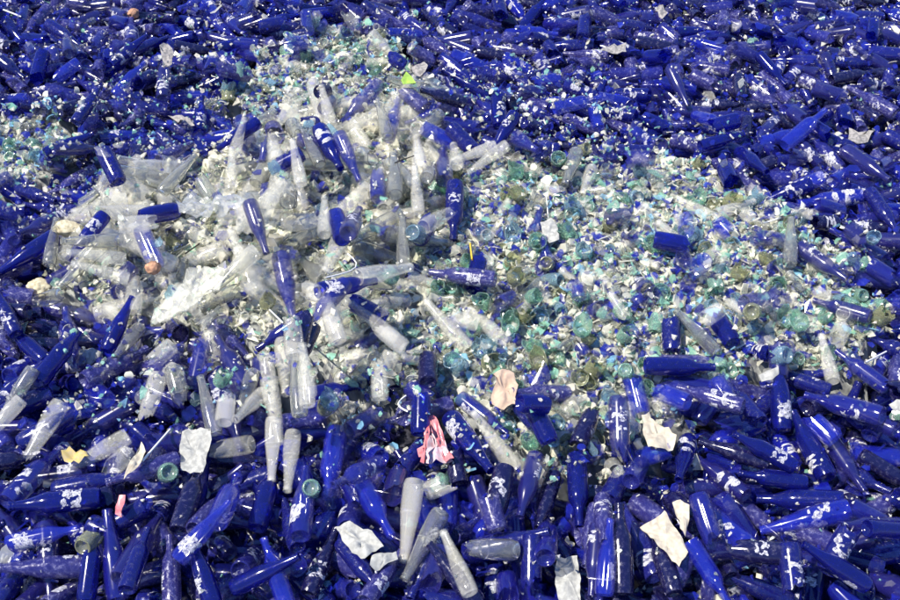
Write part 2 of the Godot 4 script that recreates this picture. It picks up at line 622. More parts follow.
const BLUE_LOW_EAST := [[5, 420, 8, 290, 0], [45, 350, 65, 600, 0], [350, 0, 370, 60, 1], [400, -20, 470, 110, 0], [520, 0, 535, 130, 1], [460, 295, 715, 350, 0], [300, 170, 432, 305, 0], [430, 235, 610, 270, 0], [290, 130, 500, 205, 0], [440, 140, 590, 195, 0], [440, 412, 722, 400, 0], [340, 270, 347, 310, 2], [215, 12, 405, 105, 0], [700, 20, 870, 130, 0], [570, 5, 808, 155, 0], [548, 50, 660, 285, 0], [800, 272, 655, 115, 0], [690, 230, 738, 290, 2], [910, 390, 725, 350, 0], [760, 412, 900, 392, 0],
	[800, 470, 792, 545, 2], [740, 410, 670, 530, 1], [620, 545, 790, 600, 0], [225, 285, 268, 105, 0], [55, 215, 42, 60, 1], [62, 310, 162, 550, 0], [350, 610, 245, 480, 0], [510, 600, 325, 355, 0], [330, 480, 275, 340, 1], [400, 445, 570, 480, 1], [570, 610, 540, 485, 1], [120, 200, 80, 300, 1], [220, 170, 105, 190, 1], [900, 240, 770, 185, 0], [840, 560, 880, 590, 2], [20, 430, 10, 600, 0], [180, 520, 215, 610, 0], [170, 40, 245, 100, 1], [450, 370, 400, 330, 2], [870, 440, 760, 460, 0], [620, 50, 700, 130, 1], [830, 60, 910, 40, 1], [610, 430, 640, 500, 2]]
const BLUE_MID_WEST := [[-20, 225, 180, 130, 0], [60, 135, 205, 30, 0], [215, 150, 320, 50, 0], [430, 110, 540, 50, 1], [800, 195, 765, 110, 0], [880, 350, 845, 195, 0], [450, 440, 262, 578, 0], [650, 425, 748, 580, 0], [630, 450, 585, 585, 1], [800, 430, 930, 375, 0], [200, 330, 210, 470, 0], [30, 400, 140, 490, 0], [90, 450, 50, 500, 2], [260, 440, 130, 590, 1], [390, 385, 320, 470, 0], [560, 450, 450, 560, 1], [330, 215, 350, 260, 2], [0, 330, 90, 350, 1], [170, 20, 60, -20, 0], [30, 60, -30, 100, 1], [-10, 280, 40, 380, 0], [60, 560, -20, 620, 0], [800, 560, 780, 490, 1]]
const BLUE_MID := [[105, 40, 130, 130, 1], [460, 135, 465, 5, 0], [185, 90, 155, 235, 0], [235, 235, 55, 325, 0], [40, 440, 145, 320, 0], [385, 238, 585, 270, 0], [20, 540, 55, 480, 1], [385, 480, 385, 600, 1], [700, 595, 810, 570, 0], [10, 380, -10, 440, 1], [330, 530, 320, 590, 2]]
const BLUE_MID_EAST := [[740, 245, 595, 140, 0], [345, 512, 135, 500, 0], [105, 205, 130, 255, 2], [205, 370, 215, 465, 1], [350, 370, 395, 440, 1], [450, 400, 485, 435, 2], [890, 480, 895, 610, 1], [200, 560, 270, 600, 1], [720, 500, 850, 590, 0], [380, 600, 340, 545, 1], [560, 540, 680, 600, 0], [260, 60, 255, 110, 1], [900, 90, 800, -10, 0], [520, 470, 530, 560, 1], [700, 340, 800, 380, 0]]
const BLUE_HIGH_WEST := [[410, 145, 335, 158, 1], [490, 125, 405, 160, 0], [460, 195, 340, 225, 0], [440, 240, 340, 290, 0], [285, 435, 145, 490, 0], [295, 478, 180, 525, 0], [575, 415, 480, 490, 0], [395, 45, 395, 130, 0], [310, 285, 225, 365, 0], [510, 270, 500, 345, 1], [610, 320, 595, 385, 0], [200, 110, 210, 170, 1], [700, 400, 780, 380, 0], [80, 240, -20, 190, 0]]
const BLUE_HIGH := [[112, 372, 245, 290, 0], [125, 490, 60, 400, 0], [185, 590, 125, 520, 0], [235, 530, 235, 600, 1], [430, 480, 432, 590, 0], [725, 535, 615, 440, 0], [570, 470, 645, 405, 0], [435, 352, 525, 310, 0], [410, 350, 500, 330, 0], [740, 370, 700, 375, 2], [590, 300, 600, 370, 1], [900, 330, 760, 350, 0], [300, 310, 260, 380, 0]]
const BLUE_HIGH_EAST := [[870, 560, 735, 455, 0], [500, 535, 420, 440, 0], [390, 420, 300, 440, 0], [260, 310, 200, 240, 0], [360, 410, 280, 350, 0], [180, 380, 180, 430, 2], [700, 350, 560, 400, 0], [560, 250, 470, 180, 0]]
const CLEAR_LOW_WEST := [[5, 55, 72, 5, 0], [80, 180, 200, 40, 1], [190, 225, 392, 128, 1], [440, 95, 500, -20, 1], [618, 0, 655, 140, 0], [650, 185, 760, 120, 1], [735, 110, 795, -10, 0], [845, 150, 812, -20, 0], [820, 228, 830, 100, 0], [862, 280, 880, 100, 0], [345, 235, 390, 170, 1], [905, 20, 915, 150, 0], [700, 60, 690, 150, 1], [560, 60, 540, -20, 1]]
const CLEAR_LOW_MIDDLE := [[430, 300, 372, 310, 1], [240, -60, 244, 50, 1], [508, 80, 652, 222, 0], [305, 560, 345, 290, 0], [310, 540, 425, 352, 0], [452, 450, 512, 580, 0], [495, 530, 652, 500, 1], [20, -40, 25, 40, 0]]
const CLEAR_MID_WEST := [[205, 160, 350, 90, 0], [200, 190, 375, 150, 0], [220, 200, 380, 190, 0], [182, 125, 150, 212, 0], [650, 362, 785, 265, 0], [375, 490, 425, 400, 0], [858, 600, 850, 440, 0], [40, 610, 122, 540, 0], [500, 590, 540, 540, 1], [460, 490, 520, 440, 1], [130, 350, 190, 300, 1], [815, 620, 805, 500, 0], [900, 520, 905, 610, 1], [740, 600, 760, 520, 0], [480, 60, 360, 90, 1], [300, 30, 380, -10, 0], [700, 210, 780, 160, 1]]
const CLEAR_MID := [[75, 8, 75, 118, 0], [395, 195, 175, 335, 0], [310, 130, 312, 232, 0], [372, 338, 508, 458, 0], [508, 308, 608, 436, 0], [180, 370, 295, 432, 0], [85, 420, 130, 540, 1], [440, 368, 535, 388, 1], [12, 490, 32, 605, 0], [230, 420, 320, 470, 1], [200, 560, 250, 500, 2], [450, 40, 370, 120, 1], [10, 250, 60, 300, 1]]
const CLEAR_MID_EAST := [[235, -10, 330, 45, 0], [465, 0, 345, 52, 0], [560, 98, 566, 205, 0], [250, 395, 352, 470, 0], [300, 390, 350, 360, 1], [668, 448, 695, 555, 0], [700, 450, 720, 400, 1]]
const CLEAR_HIGH := [[68, 305, 95, 385, 0], [235, 325, 262, 400, 0], [345, 400, 362, 500, 0], [790, 575, 825, 495, 0], [845, 585, 875, 515, 0], [485, 495, 590, 478, 0], [525, 520, 625, 490, 0], [460, 470, 470, 545, 0], [280, 480, 285, 580, 0], [345, 520, 355, 600, 0], [10, 410, 60, 480, 0], [250, 95, 235, 88, 2], [350, 300, 350, 330, 2], [400, 520, 380, 590, 0], [150, 400, 200, 440, 1]]
const CLEAR_HIGH_WEST := [[745, 430, 700, 500, 0], [820, 430, 830, 500, 1], [890, 370, 895, 420, 2], [560, 540, 480, 580, 0], [700, 490, 690, 560, 0], [880, 450, 900, 520, 0], [600, 560, 640, 600, 1]]
# broken-off bases that stand out: [x, y, colour]
const CUPS := [[630, 195, 1], [640, 240, 1], [605, 155, 1], [560, 315, 0], [640, 350, 0], [630, 390, 0], [640, 120, 2], [850, 165, 2], [740, 195, 1], [690, 295, 0], [770, 245, 2], [835, 285, 4], [720, 500, 1], [470, 500, 2], [270, 230, 0], [350, 150, 2], [610, 310, 4], [560, 130, 3]]
const CUPS_EAST := [[590, 480, 0], [410, 235, 1], [500, 195, 1], [785, 200, 0], [805, 150, 2], [385, 520, 0], [350, 500, 0], [725, 370, 3], [440, 395, 1], [780, 290, 0], [835, 320, 0], [600, 390, 0], [500, 560, 3], [630, 380, 3], [65, 420, 0], [165, 395, 0], [250, 235, 4], [310, 150, 1], [540, 470, 2], [75, 520, 0], [520, 290, 4]]
const CUPS_WEST := [[240, 245, 3], [285, 245, 3], [375, 290, 3], [325, 297, 3], [415, 165, 3], [240, 305, 3], [800, 330, 1], [660, 560, 0], [530, 150, 1], [640, 60, 1], [430, 600, 3]]
const CUPS_LOW := [[975, 45, 1], [265, 430, 1], [510, 240, 0], [935, 270, 0], [1000, 30, 2], [1320, 250, 0]]


func cups(rows: Array, ox: float, oy: float) -> void:
	for e in rows:
		var p := on_heap(ox + e[0] / 3.0, oy + e[1] / 3.0)
		cup(p.x, p.z, ["teal0", "olive0", "aqua0", "clear1", "blue4"][e[2]])


func cup(x: float, z: float, mat: String) -> void:
	var slope := rf(-0.5, 2.0)
	var d: Dictionary
	var hi := rf(0.03, 0.055)
	if rng.randf() < 0.5:
		d = steep("jar", x, z, rf(0.6, 2.6), rf(0.78, 1.08), slope, rf(0.01, 0.03), 0.0, hi)
	else:
		var up := Vector3(rf(-0.7, 0.7), 1.0, rf(-0.2, 0.9)).normalized()
		var side := up.cross(Vector3.FORWARD).normalized()
		var size := rf(0.78, 1.08)
		d = {"kind": "jar", "at": Transform3D(Basis(side, up, side.cross(up)).scaled_local(Vector3.ONE * size), Vector3(x, height(x, z) + 0.002, z)), "size": size, "lo": 0.0, "hi": hi}
	d.what = "bottle_bottom"
	d.mat = mat
	d.paper = -1
	d.id = items.size()
	items.append(d)
	mark_round(d.at.origin + d.at.basis.y.normalized() * 0.02, 0.026 * d.size, 0.016, d.id)


func mark_round(p: Vector3, r: float, up: float, id: int) -> void:
	var n := int(r / CELL)
	var q := cell(p.x, p.z)
	for dz in range(-n, n + 1):
		for dx in range(-n, n + 1):
			var c := q + dz * NX + dx
			if dx * dx + dz * dz <= n * n + 1 and c >= 0 and c < hgt.size() and hgt[c] < p.y + up:
				hgt[c] = p.y + up
				own[c] = id


func neck_piece(x: float, z: float, mat: String) -> void:
	var kind: String = "blue" if mat.begins_with("blue") else "clear"
	var lo := rf(0.13, 0.19)
	var size := rf(0.9, 1.05)
	var up := Vector3(rf(-1, 1), rf(-0.25, 0.5), rf(-1, 1)).normalized()
	var side := up.cross(Vector3.UP).normalized()
	var mid := Vector3(x, height(x, z) + 0.014, z)
	var d := {"kind": kind, "size": size, "lo": lo, "hi": long(kind), "mat": mat, "paper": -1, "what": "bottle_neck", "at": Transform3D(Basis(side, up, side.cross(up)).scaled_local(Vector3.ONE * size), mid - up * size * (lo + long(kind)) * 0.5)}
	lay(d)


func large_shard(x: float, z: float, mat: String) -> void:
	var s := rf(0.032, 0.068)
	var normal := Vector3(rf(-0.8, 0.8), rf(0.5, 1.0), rf(-0.4, 0.9)).normalized()
	var b := Basis(Quaternion(Vector3.UP, normal)) * Basis(Vector3.UP, rf(0, TAU))
	var t := Transform3D(b.scaled_local(Vector3(s * rf(0.7, 1.2), s * (1.0 if rng.randf() < 0.5 else -1.0), s * rf(0.8, 1.5))), Vector3(x, height(x, z) + 0.012, z))
	var d := {"kind": "", "at": t, "size": s, "lo": 0.0, "hi": 0.0, "mat": mat, "paper": -1, "what": "glass_shard", "shape": rng.randi_range(0, 4)}
	d.id = items.size()
	items.append(d)
	mark_round(t.origin, s * 0.42, 0.008, d.id)


func somewhere(want: Callable) -> Vector2:
	for k in 400:
		var z := -4.65 + 3.15 * (1.0 - pow(rng.randf(), 0.8))
		var x := rf(-1.0, 1.0) * (half_width(z) + 0.05)
		if want.call(x, z):
			return Vector2(x, z)
	return Vector2(0, -2)


# ---------------------------------------------------------------- shapes that are not turned
func curved_shard(salt: int) -> ArrayMesh:
	# a piece of bottle wall about one unit long, 8% thick, with a ragged outline
	var g := RandomNumberGenerator.new()
	g.seed = salt
	var n := 11
	var bend := g.randf_range(0.5, 1.0)
	var edge := []
	var a := 0.0
	for k in n:
		a = TAU * (k + g.randf_range(-0.3, 0.3)) / n
		var r := g.randf_range(0.38, 0.60) * (1.0 if k % 3 else g.randf_range(0.7, 1.0))
		edge.append(Vector2(cos(a) * r, sin(a) * r))
	var st := SurfaceTool.new()
	st.begin(Mesh.PRIMITIVE_TRIANGLES)
	var at := func(p: Vector2, up: float) -> Vector3: return Vector3(p.x, -bend * p.x * p.x + 0.12 + up, p.y)
	for side in 2:
		st.set_smooth_group(side)
		var up: float = 0.04 if side == 0 else -0.04
		for k in n:
			var e: Vector2 = edge[k]
			var f: Vector2 = edge[(k + 1) % n]
			var t := [[Vector2.ZERO, e * 0.5, f * 0.5], [e * 0.5, e, f], [e * 0.5, f, f * 0.5]]
			for tri in t:
				if side == 1:
					tri.reverse()
				for v in tri:
					st.set_uv(v * 0.4 + Vector2(0.5, 0.5))
					st.add_vertex(at.call(v, up))
	st.set_smooth_group(-1)
	for k in n:
		var e: Vector2 = edge[k]
		var f: Vector2 = edge[(k + 1) % n]
		for v in [at.call(e, 0.04), at.call(e, -0.04), at.call(f, 0.04), at.call(f, 0.04), at.call(e, -0.04), at.call(f, -0.04)]:
			st.set_uv(Vector2(v.x, v.z) * 0.4)
			st.add_vertex(v)
	st.generate_normals()
	return st.commit()


# a crumpled sheet with the given outline (photograph pixels), lying on the heap
func sheet(outline: PackedVector2Array, crumple: float, thick: float, salt: int, over := 0.024) -> Array:
	var mid := Vector2.ZERO
	for p in outline:
		mid += p / outline.size()
	var c := on_heap(mid.x, mid.y)
	for k in outline.size():
		var q := on_heap(lerpf(mid.x, outline[k].x, 0.7), lerpf(mid.y, outline[k].y, 0.7))
		c.y = maxf(c.y, lerpf(c.y, q.y, 0.7))
	var lift := c.y - target(c.x, c.z) + over
	var g := RandomNumberGenerator.new()
	g.seed = salt
	var n := FastNoiseLite.new()
	n.seed = salt
	n.frequency = 16.0
	var edge := []
	for k in outline.size():
		var a := outline[k]
		var b := outline[(k + 1) % outline.size()]
		var parts := maxi(1, int(a.distance_to(b) / 4.0))
		for i in parts:
			var p := a.lerp(b, float(i) / parts)
			if i > 0:
				p += Vector2(g.randf_range(-0.8, 0.8), g.randf_range(-0.8, 0.8))
			edge.append(p)
	var at := func(p: Vector2) -> Vector3:
		var w := on_level(p.x, p.y, lift)
		w.y += crumple * (n.get_noise_2d(w.x, w.z) + 0.5 * absf(n.get_noise_2d(w.x * 2.3 + 40.0, w.z * 2.3)))
		return w
	var st := SurfaceTool.new()
	st.begin(Mesh.PRIMITIVE_TRIANGLES)
	var origin := on_level(mid.x, mid.y, lift)
	var m := edge.size()
	var put := func(p: Vector2, up: float) -> void:
		var w: Vector3 = at.call(p) - origin
		w.y += up
		st.set_uv(Vector2(w.x, w.z) * 5.0)
		st.add_vertex(w)
	var steps := [0.0, 0.3, 0.55, 0.8, 1.0]
	for side in 2:
		st.set_smooth_group(side)
		var up: float = thick * (0.5 if side == 0 else -0.5)
		for k in m:
			for r in 4:
				var a: Vector2 = mid.lerp(edge[k], steps[r])
				var b: Vector2 = mid.lerp(edge[(k + 1) % m], steps[r])
				var d: Vector2 = mid.lerp(edge[k], steps[r + 1])
				var e: Vector2 = mid.lerp(edge[(k + 1) % m], steps[r + 1])
				var tris := [[a, d, e]] if r == 0 else [[a, d, e], [a, e, b]]
				for t in tris:
					if side == 1:
						t.reverse()
					for v in t:
						put.call(v, up)
	st.set_smooth_group(-1)
	for k in m:
		var a: Vector2 = edge[k]
		var b: Vector2 = edge[(k + 1) % m]
		for e in [[a, 0.5], [a, -0.5], [b, 0.5], [b, 0.5], [a, -0.5], [b, -0.5]]:
			put.call(e[0], e[1] * thick)
	st.generate_normals()
	for k in 6:
		for j in 6:
			var p := outline[0].lerp(outline[outline.size() / 2], k / 5.0).lerp(mid, j / 5.0)
			var w := on_level(p.x, p.y, lift)
			own[cell(w.x, w.z)] = -3
	return [st.commit(), origin, mid]


func single(called: String, label: String, category: String, mesh: Mesh, mat: Material, at: Vector3, words := "", group := "") -> MeshInstance3D:
	var o := obj(numbered(called), mesh, mat, self, Transform3D(Basis(), at))
	o.set_meta("label", label)
	o.set_meta("category", category)
	if group != "":
		o.set_meta("group", group)
	said[label] = true
	if words != "":
		marks.append([words, photo_of(at)])
	return o


func scrap(called: String, label: String, category: String, outline: PackedVector2Array, mat: String, crumple := 0.02, thick := 0.0012, words := "", group := "") -> MeshInstance3D:
	var s := sheet(outline, crumple, thick, outline.size() * 7 + int(outline[0].x))
	return single(called, label, category, s[0], M[mat], s[1], words, group)


func tube(points: Array, r: float, seg := 8) -> ArrayMesh:
	var rows := []
	var vs := PackedFloat32Array()
	for k in points.size():
		var d: Vector3 = (points[mini(k + 1, points.size() - 1)] - points[maxi(k - 1, 0)]).normalized()
		var u := d.cross(Vector3(0.3, 1, 0.2)).normalized()
		var w := d.cross(u)
		var row := []
		for s in seg + 1:
			var t := TAU * (s % seg) / seg
			row.append(points[k] + (u * cos(t) + w * sin(t)) * r)
		rows.append(row)
		vs.append(k * 0.2)
	return mesh_of([skin(rows, true, vs)])


func straw(label: String, a: Vector2, b: Vector2, r: float, mat: String, bend := 0.0, called := "drinking_straw", words := "") -> void:
	var p := on_heap(a.x, a.y) + Vector3(0, 0.008 + r, 0)
	var q := on_heap(b.x, b.y) + Vector3(0, 0.008 + r, 0)
	var mid := (p + q) * 0.5
	mid.y = maxf(mid.y, height(mid.x, mid.z) + r)
	var side := (q - p).cross(Vector3.UP) * bend
	var pts := []
	for k in 7:
		var t := k / 6.0
		pts.append(p.lerp(q, t) - mid + (Vector3(0, mid.y - (p.y + q.y) * 0.5, 0) + side) * sin(PI * t))
	single(called, label, "straw" if called == "drinking_straw" else "twig", tube(pts, r), M[mat], mid, words, "straws and sticks among the glass")


func pebble(called: String, label: String, category: String, at: Vector2, size: Vector3, mat: String, words: String, salt: int) -> void:
	var sp := SphereMesh.new()
	sp.radial_segments = 24
	sp.rings = 14
	var a := sp.get_mesh_arrays()
	var n := FastNoiseLite.new()
	n.seed = salt
	n.frequency = 1.3
	var v: PackedVector3Array = a[Mesh.ARRAY_VERTEX]
	for k in v.size():
		v[k] = v[k] * 2.0 * (1.0 + 0.35 * n.get_noise_3dv(v[k] * 2.0) + 0.12 * n.get_noise_3dv(v[k] * 7.0)) * size
	a[Mesh.ARRAY_VERTEX] = v
	a[Mesh.ARRAY_NORMAL] = null
	var am := ArrayMesh.new()
	am.add_surface_from_arrays(Mesh.PRIMITIVE_TRIANGLES, a)
	var st := SurfaceTool.new()
	st.create_from(am, 0)
	st.generate_normals()
	var p := on_heap(at.x, at.y)
	single(called, label, category, st.commit(), M[mat], p + Vector3(0, size.y * 0.5, 0), words)


# ---------------------------------------------------------------- fine glass
func chip_mesh(salt: int, bend: float) -> ArrayMesh:
	# a splinter about one unit wide with the slight curve of a bottle wall
	var g := RandomNumberGenerator.new()
	g.seed = salt
	var n := 3 + salt % 4
	var st := SurfaceTool.new()
	st.begin(Mesh.PRIMITIVE_TRIANGLES)
	var top := []
	var bot := []
	var a := 0.0
	for k in n:
		a += TAU / n * g.randf_range(0.6, 1.4)
		var r := g.randf_range(0.3, 0.66)
		var p := Vector3(cos(a) * r, 0, sin(a) * r * 0.8)
		p.y = bend * p.x * p.x
		top.append(p + Vector3(0, 0.07, 0))
		bot.append(p + Vector3(g.randf_range(-0.06, 0.06), -0.07, g.randf_range(-0.06, 0.06)))
	st.set_smooth_group(-1)
	for k in range(1, n - 1):
		for v in [top[0], top[k], top[k + 1], bot[0], bot[k + 1], bot[k]]:
			st.add_vertex(v)
	for k in n:
		var j := (k + 1) % n
		for v in [top[k], bot[k], top[j], top[j], bot[k], bot[j]]:
			st.add_vertex(v)
	st.generate_normals()
	return st.commit()


var chips := {}


func scatter_chips(count: int, kinds: Array, want: Callable, small: float, big: float, tries: int) -> void:
	for i in count:
		var bx := 0.0
		var bz := 0.0
		var low := 9.0
		for k in tries:
			var z := -5.05 + 3.9 * (1.0 - pow(rng.randf(), 0.8))
			var x := rf(-1.0, 1.0) * (half_width(z) + 0.55)
			if not want.call(x, z):
				continue
			var v := height(x, z) - target(x, z)
			if v < low:
				low = v
				bx = x
				bz = z
		if low > 5.0:
			continue
		var s := lerpf(small, big, pow(rng.randf(), 2.0))
		var q := cell(bx, bz)
		var y := hgt[q]
		var normal := Vector3(rf(-1.0, 1.0), rf(0.35, 1.0), rf(-1.0, 1.0)).normalized()
		var b := Basis(Quaternion(Vector3.UP, normal)) * Basis(Vector3.UP, rf(0, TAU))
		b = b.scaled_local(Vector3(s * rf(0.6, 1.5), rf(0.022, 0.05), s))
		var w := rng.randf()
		var kind: String = kinds[-1][0]
		for e in kinds:
			if w < e[1]:
				kind = e[0]
				break
			w -= e[1]
		if not chips.has(kind):
			chips[kind] = [[], []]
		chips[kind][0].append(Transform3D(b, Vector3(bx, y + 0.002 + 0.18 * s, bz)))
		var tone := rf(0.78, 1.12)
		chips[kind][1].append(Color(minf(tone * rf(0.95, 1.05), 1.1), minf(tone, 1.1), minf(tone * rf(0.93, 1.04), 1.1)))
		var rr := int(s * 0.35 / CELL)
		for dz in range(-rr, rr + 1):
			for dx in range(-rr, rr + 1):
				var c := q + dz * NX + dx
				if c >= 0 and c < hgt.size():
					hgt[c] = maxf(hgt[c], y + 0.004)
					if rng.randf() < 0.6:
						own[c] = -2


# ---------------------------------------------------------------- words
const STEPS := ["", "half-a-length", "one length", "one-and-a-half lengths", "two lengths", "two-and-a-half lengths", "three lengths", "three-and-a-half lengths", "four lengths", "four-and-a-half lengths", "five lengths", "five-and-a-half lengths", "six lengths", "six-and-a-half lengths", "seven lengths"]
const LOOKS := {"blue0": "clear deep-blue", "blue1": "speckled blue", "blue2": "dusty blue", "blue3": "greyed violet-blue", "blue4": "bright blue", "blue5": "plain blue", "blue6": "glowing cobalt", "blue7": "dull dark-violet", "clear0": "colourless", "clear1": "milky colourless", "clear2": "clean colourless", "teal0": "teal", "olive0": "olive-green", "aqua0": "pale aqua-blue"}


func heading(v: Vector2) -> String:
	return ["right", "lower-right", "down", "lower-left", "left", "upper-left", "up", "upper-right"][posmod(roundi(v.angle() / (PI / 4.0)), 8)]


func beside(p: Vector2, depth: float, skip: int) -> String:
	var near := []
	for m in marks:
		near.append([p.distance_to(m[1]), m])
	near.sort_custom(func(a, b): return a[0] < b[0])
	var m: Array = near[skip % near.size()][1]
	var unit := 0.25 / depth * 1082.0 * 0.5
	var d: Vector2 = (p - m[1]) / unit
	var across: String = STEPS[mini(roundi(absf(d.x)), 14)]
	var along: String = STEPS[mini(roundi(absf(d.y)), 14)]
	var out := ""
	if across != "":
		out = across + (" right" if d.x > 0 else " left")
	if along != "":
		if out != "":
			along = along.replace(" lengths", "").replace(" length", "")
		out += (" and " if out != "" else "") + along + (" below" if d.y > 0 else " above")
	else:
		out = out + (" of" if out != "" else "right beside")
	return out + " the " + m[0]


func label_for(d: Dictionary) -> String:
	var what: String = d.get("what", "bottle")
	var t: Transform3D = d.at
	var mid := t.origin
	var first := ""
	if what == "glass_shard":
		first = LOOKS[d.mat] + " curved glass shard"
	elif what == "bottle_bottom":
		mid += t.basis.y * 0.02
		first = "broken " + LOOKS[d.mat] + (" bottle bottom upright" if t.basis.y.normalized().y > 0.6 else " bottle bottom upturned" if t.basis.y.normalized().y < -0.3 else " bottle bottom tipped")
	elif what == "bottle_neck":
		mid += t.basis.y * (d.lo + d.hi) * 0.5
		first = "snapped-off " + LOOKS[d.mat] + " bottle neck"
	else:
		mid += t.basis.y * (d.lo + d.hi) * 0.4
		var v := photo_of(t.origin + t.basis.y * d.hi) - photo_of(t.origin)
		first = LOOKS[d.mat] + (" labelled" if d.paper >= 0 else "") + " bottle"
		if not whole(d):
			first = "broken " + first + ", opening " + heading(v)
		elif t.basis.y.normalized().y < -0.2:
			first += ", base out, neck " + heading(v)
		else:
			first += ", neck " + heading(v)
	var depth := -(cam_basis.inverse() * (mid - CAM)).z
	var p := photo_of(mid)
	for k in marks.size() * 2:
		if k == marks.size():
			first = first.replace(" labelled", "").replace(", opening", " opening").replace(", base out", "")
		var l := first + ", " + beside(p, depth, k)
		if not said.has(l) and (k > 40 or l.replace(",", "").split(" ", false).size() <= 16):
			said[l] = true
			return l
	return first


# ---------------------------------------------------------------- building the things from what was laid
func whole(d: Dictionary) -> bool:
	return d.lo == 0.0 and d.hi > long(d.kind) - 0.001


func multi(called: String, mesh: Mesh, mat: Material, list: Array, parent: Node, tints := []) -> void:
	if list.is_empty():
		return
	var mm := MultiMesh.new()
	mm.transform_format = MultiMesh.TRANSFORM_3D
	mm.use_colors = not tints.is_empty()
	mm.mesh = mesh
	mm.instance_count = list.size()
	for i in list.size():
		mm.set_instance_transform(i, list[i])
		if not tints.is_empty():
			mm.set_instance_color(i, tints[i])
	var o := MultiMeshInstance3D.new()
	o.name = called
	o.multimesh = mm
	o.material_override = mat
	parent.add_child(o, true)


# which shape the wall of a laid bottle takes
func wall_key(d: Dictionary) -> String:
	if d.kind == "":
		return "shard_%d" % d.shape
	if whole(d):
		return d.kind
	if d.lo > 0.0:
		return d.kind + "_neck_%d" % int(clampf((d.lo - 0.13) / 0.02, 0, 2))
	if d.kind == "jar":
		return "jar_cup_%d" % (d.id % 6)
	return d.kind + "_cut_%d_%d" % [int(clampf((d.hi - 0.05) / 0.02, 0, 8)), d.id % 2]


func wall_mesh(d: Dictionary) -> ArrayMesh:
	var key := wall_key(d)
	if not meshes.has(key):
		var p := key.split("_")
		var k: String = p[0]
		if k == "shard":
			meshes[key] = curved_shard(31 + int(p[1]) * 5)
		elif p.size() == 1:
			meshes[key] = wall(k, 0.0, long(k), 0, 0, 22, 1, 0.0028)
		elif p[1] == "neck":
			meshes[key] = wall(k, 0.14 + 0.02 * int(p[2]), long(k), 0.022, 0, 18, 3 + int(p[2]), 0.0028)
		elif p[1] == "cup":
			meshes[key] = wall(k, 0.0, 0.03 + 0.006 * int(p[2]), 0, 0.024, 20, 9 + int(p[2]), 0.003)
		else:
			meshes[key] = wall(k, 0.0, 0.06 + 0.02 * int(p[2]), 0, 0.024, 22, 5 + int(p[2]) * 3 + int(p[3]), 0.003)
	return meshes[key]


func kind_mesh(kind: String, part: String) -> ArrayMesh:
	var key := kind + "/" + part
	if not meshes.has(key):
		if part == "foot":
			meshes[key] = foot(kind, 22)
		elif part == "lip":
			meshes[key] = lip(kind, 16)
		elif part == "band":
			var rows := []
			for e in [[0.0, -0.003], [0.0011, -0.0015], [0.0014, 0.0], [0.0011, 0.0015], [0.0, 0.003]]:
				rows.append(ring(radius(kind, 0.098 + e[1]) + e[0], 0.098 + e[1], 22))
			meshes[key] = mesh_of([skin(rows, false, PackedFloat32Array([0, 0.01, 0.02, 0.03, 0.04]))])
		else:
			var k := int(part.right(1))
			meshes[key] = patch(kind, [0.03, 0.045, 0.025, 0.06, 0.02, 0.035][k], [0.095, 0.105, 0.075, 0.10, 0.12, 0.115][k], [2.6, 2.0, 3.1, 1.5, 4.6, 3.6][k], k * 1.3)
	return meshes[key]


func build(d: Dictionary) -> void:
	var what: String = d.get("what", "")
	if what == "glass_shard":
		var o := obj(numbered("glass_shard"), wall_mesh(d), M[d.mat], self, d.at)
		o.set_meta("label", label_for(d))
		o.set_meta("category", "glass shard")
		o.set_meta("group", "large curved shards on the heap")
		return
	var name_of := what
	var cat := "bottle"
	var group := ""
	if what == "":
		var colour := "blue" if d.mat.begins_with("blue") else "clear"
		name_of = ("" if whole(d) else "broken_") + colour + "_bottle"
		group = ("whole " if whole(d) else "broken ") + colour + " bottles on the heap"
	else:
		cat = what.replace("_", " ")
		group = "broken " + cat + "s among the shards"
	var t := thing(name_of, label_for(d), cat, group, d.at)
	obj("body" if what == "" else "wall" if what == "bottle_bottom" else "neck", wall_mesh(d), M[d.mat], t)
	if d.lo == 0.0:
		obj("base", kind_mesh(d.kind, "foot"), M[d.mat], t)
	if d.hi > long(d.kind) - 0.001:
		obj("lip", kind_mesh(d.kind, "lip"), M[d.mat], t)
	if d.kind == "clear" and d.hi > 0.12 and d.lo < 0.09:
		obj("moulded_band", kind_mesh(d.kind, "band"), M[d.mat], t)
	if d.paper >= 0 and d.hi > 0.12:
		obj("paper_label", kind_mesh(d.kind, "label%d" % d.paper), M["label%d" % d.paper], t)


func build_rest(rest_of: Array) -> void:
	var heap := Node3D.new()
	heap.name = "blue_bottle_heap"
	heap.set_meta("kind", "stuff")
	add_child(heap)
	var lots := {}
	var first := {}
	for d in rest_of:
		var rows := [["body", wall_key(d), d.mat]]
		if d.kind != "":
			if d.lo == 0.0:
				rows.append(["base", d.kind + "/foot", d.mat])
			if d.hi > long(d.kind) - 0.001:
				rows.append(["lip", d.kind + "/lip", d.mat])
			if d.paper >= 0 and d.hi > 0.12:
				rows.append(["paper_label", d.kind + "/label%d" % d.paper, "label%d" % d.paper])
		wall_mesh(d)
		for r in rows:
			if r[1].contains("/"):
				kind_mesh(r[1].get_slice("/", 0), r[1].get_slice("/", 1))
			var key: String = r[1] + "|" + r[2]
			if not lots.has(key):
				lots[key] = [r, [], []]
			lots[key][1].append(d.at)
			var tone := 0.72 + 0.5 * fposmod(d.id * 0.61803, 1.0)
			lots[key][2].append(Color(tone, tone, tone))
	for key in lots:
		multi(lots[key][0][0], meshes[lots[key][0][1]], M[lots[key][0][2]], lots[key][1], heap, lots[key][2])


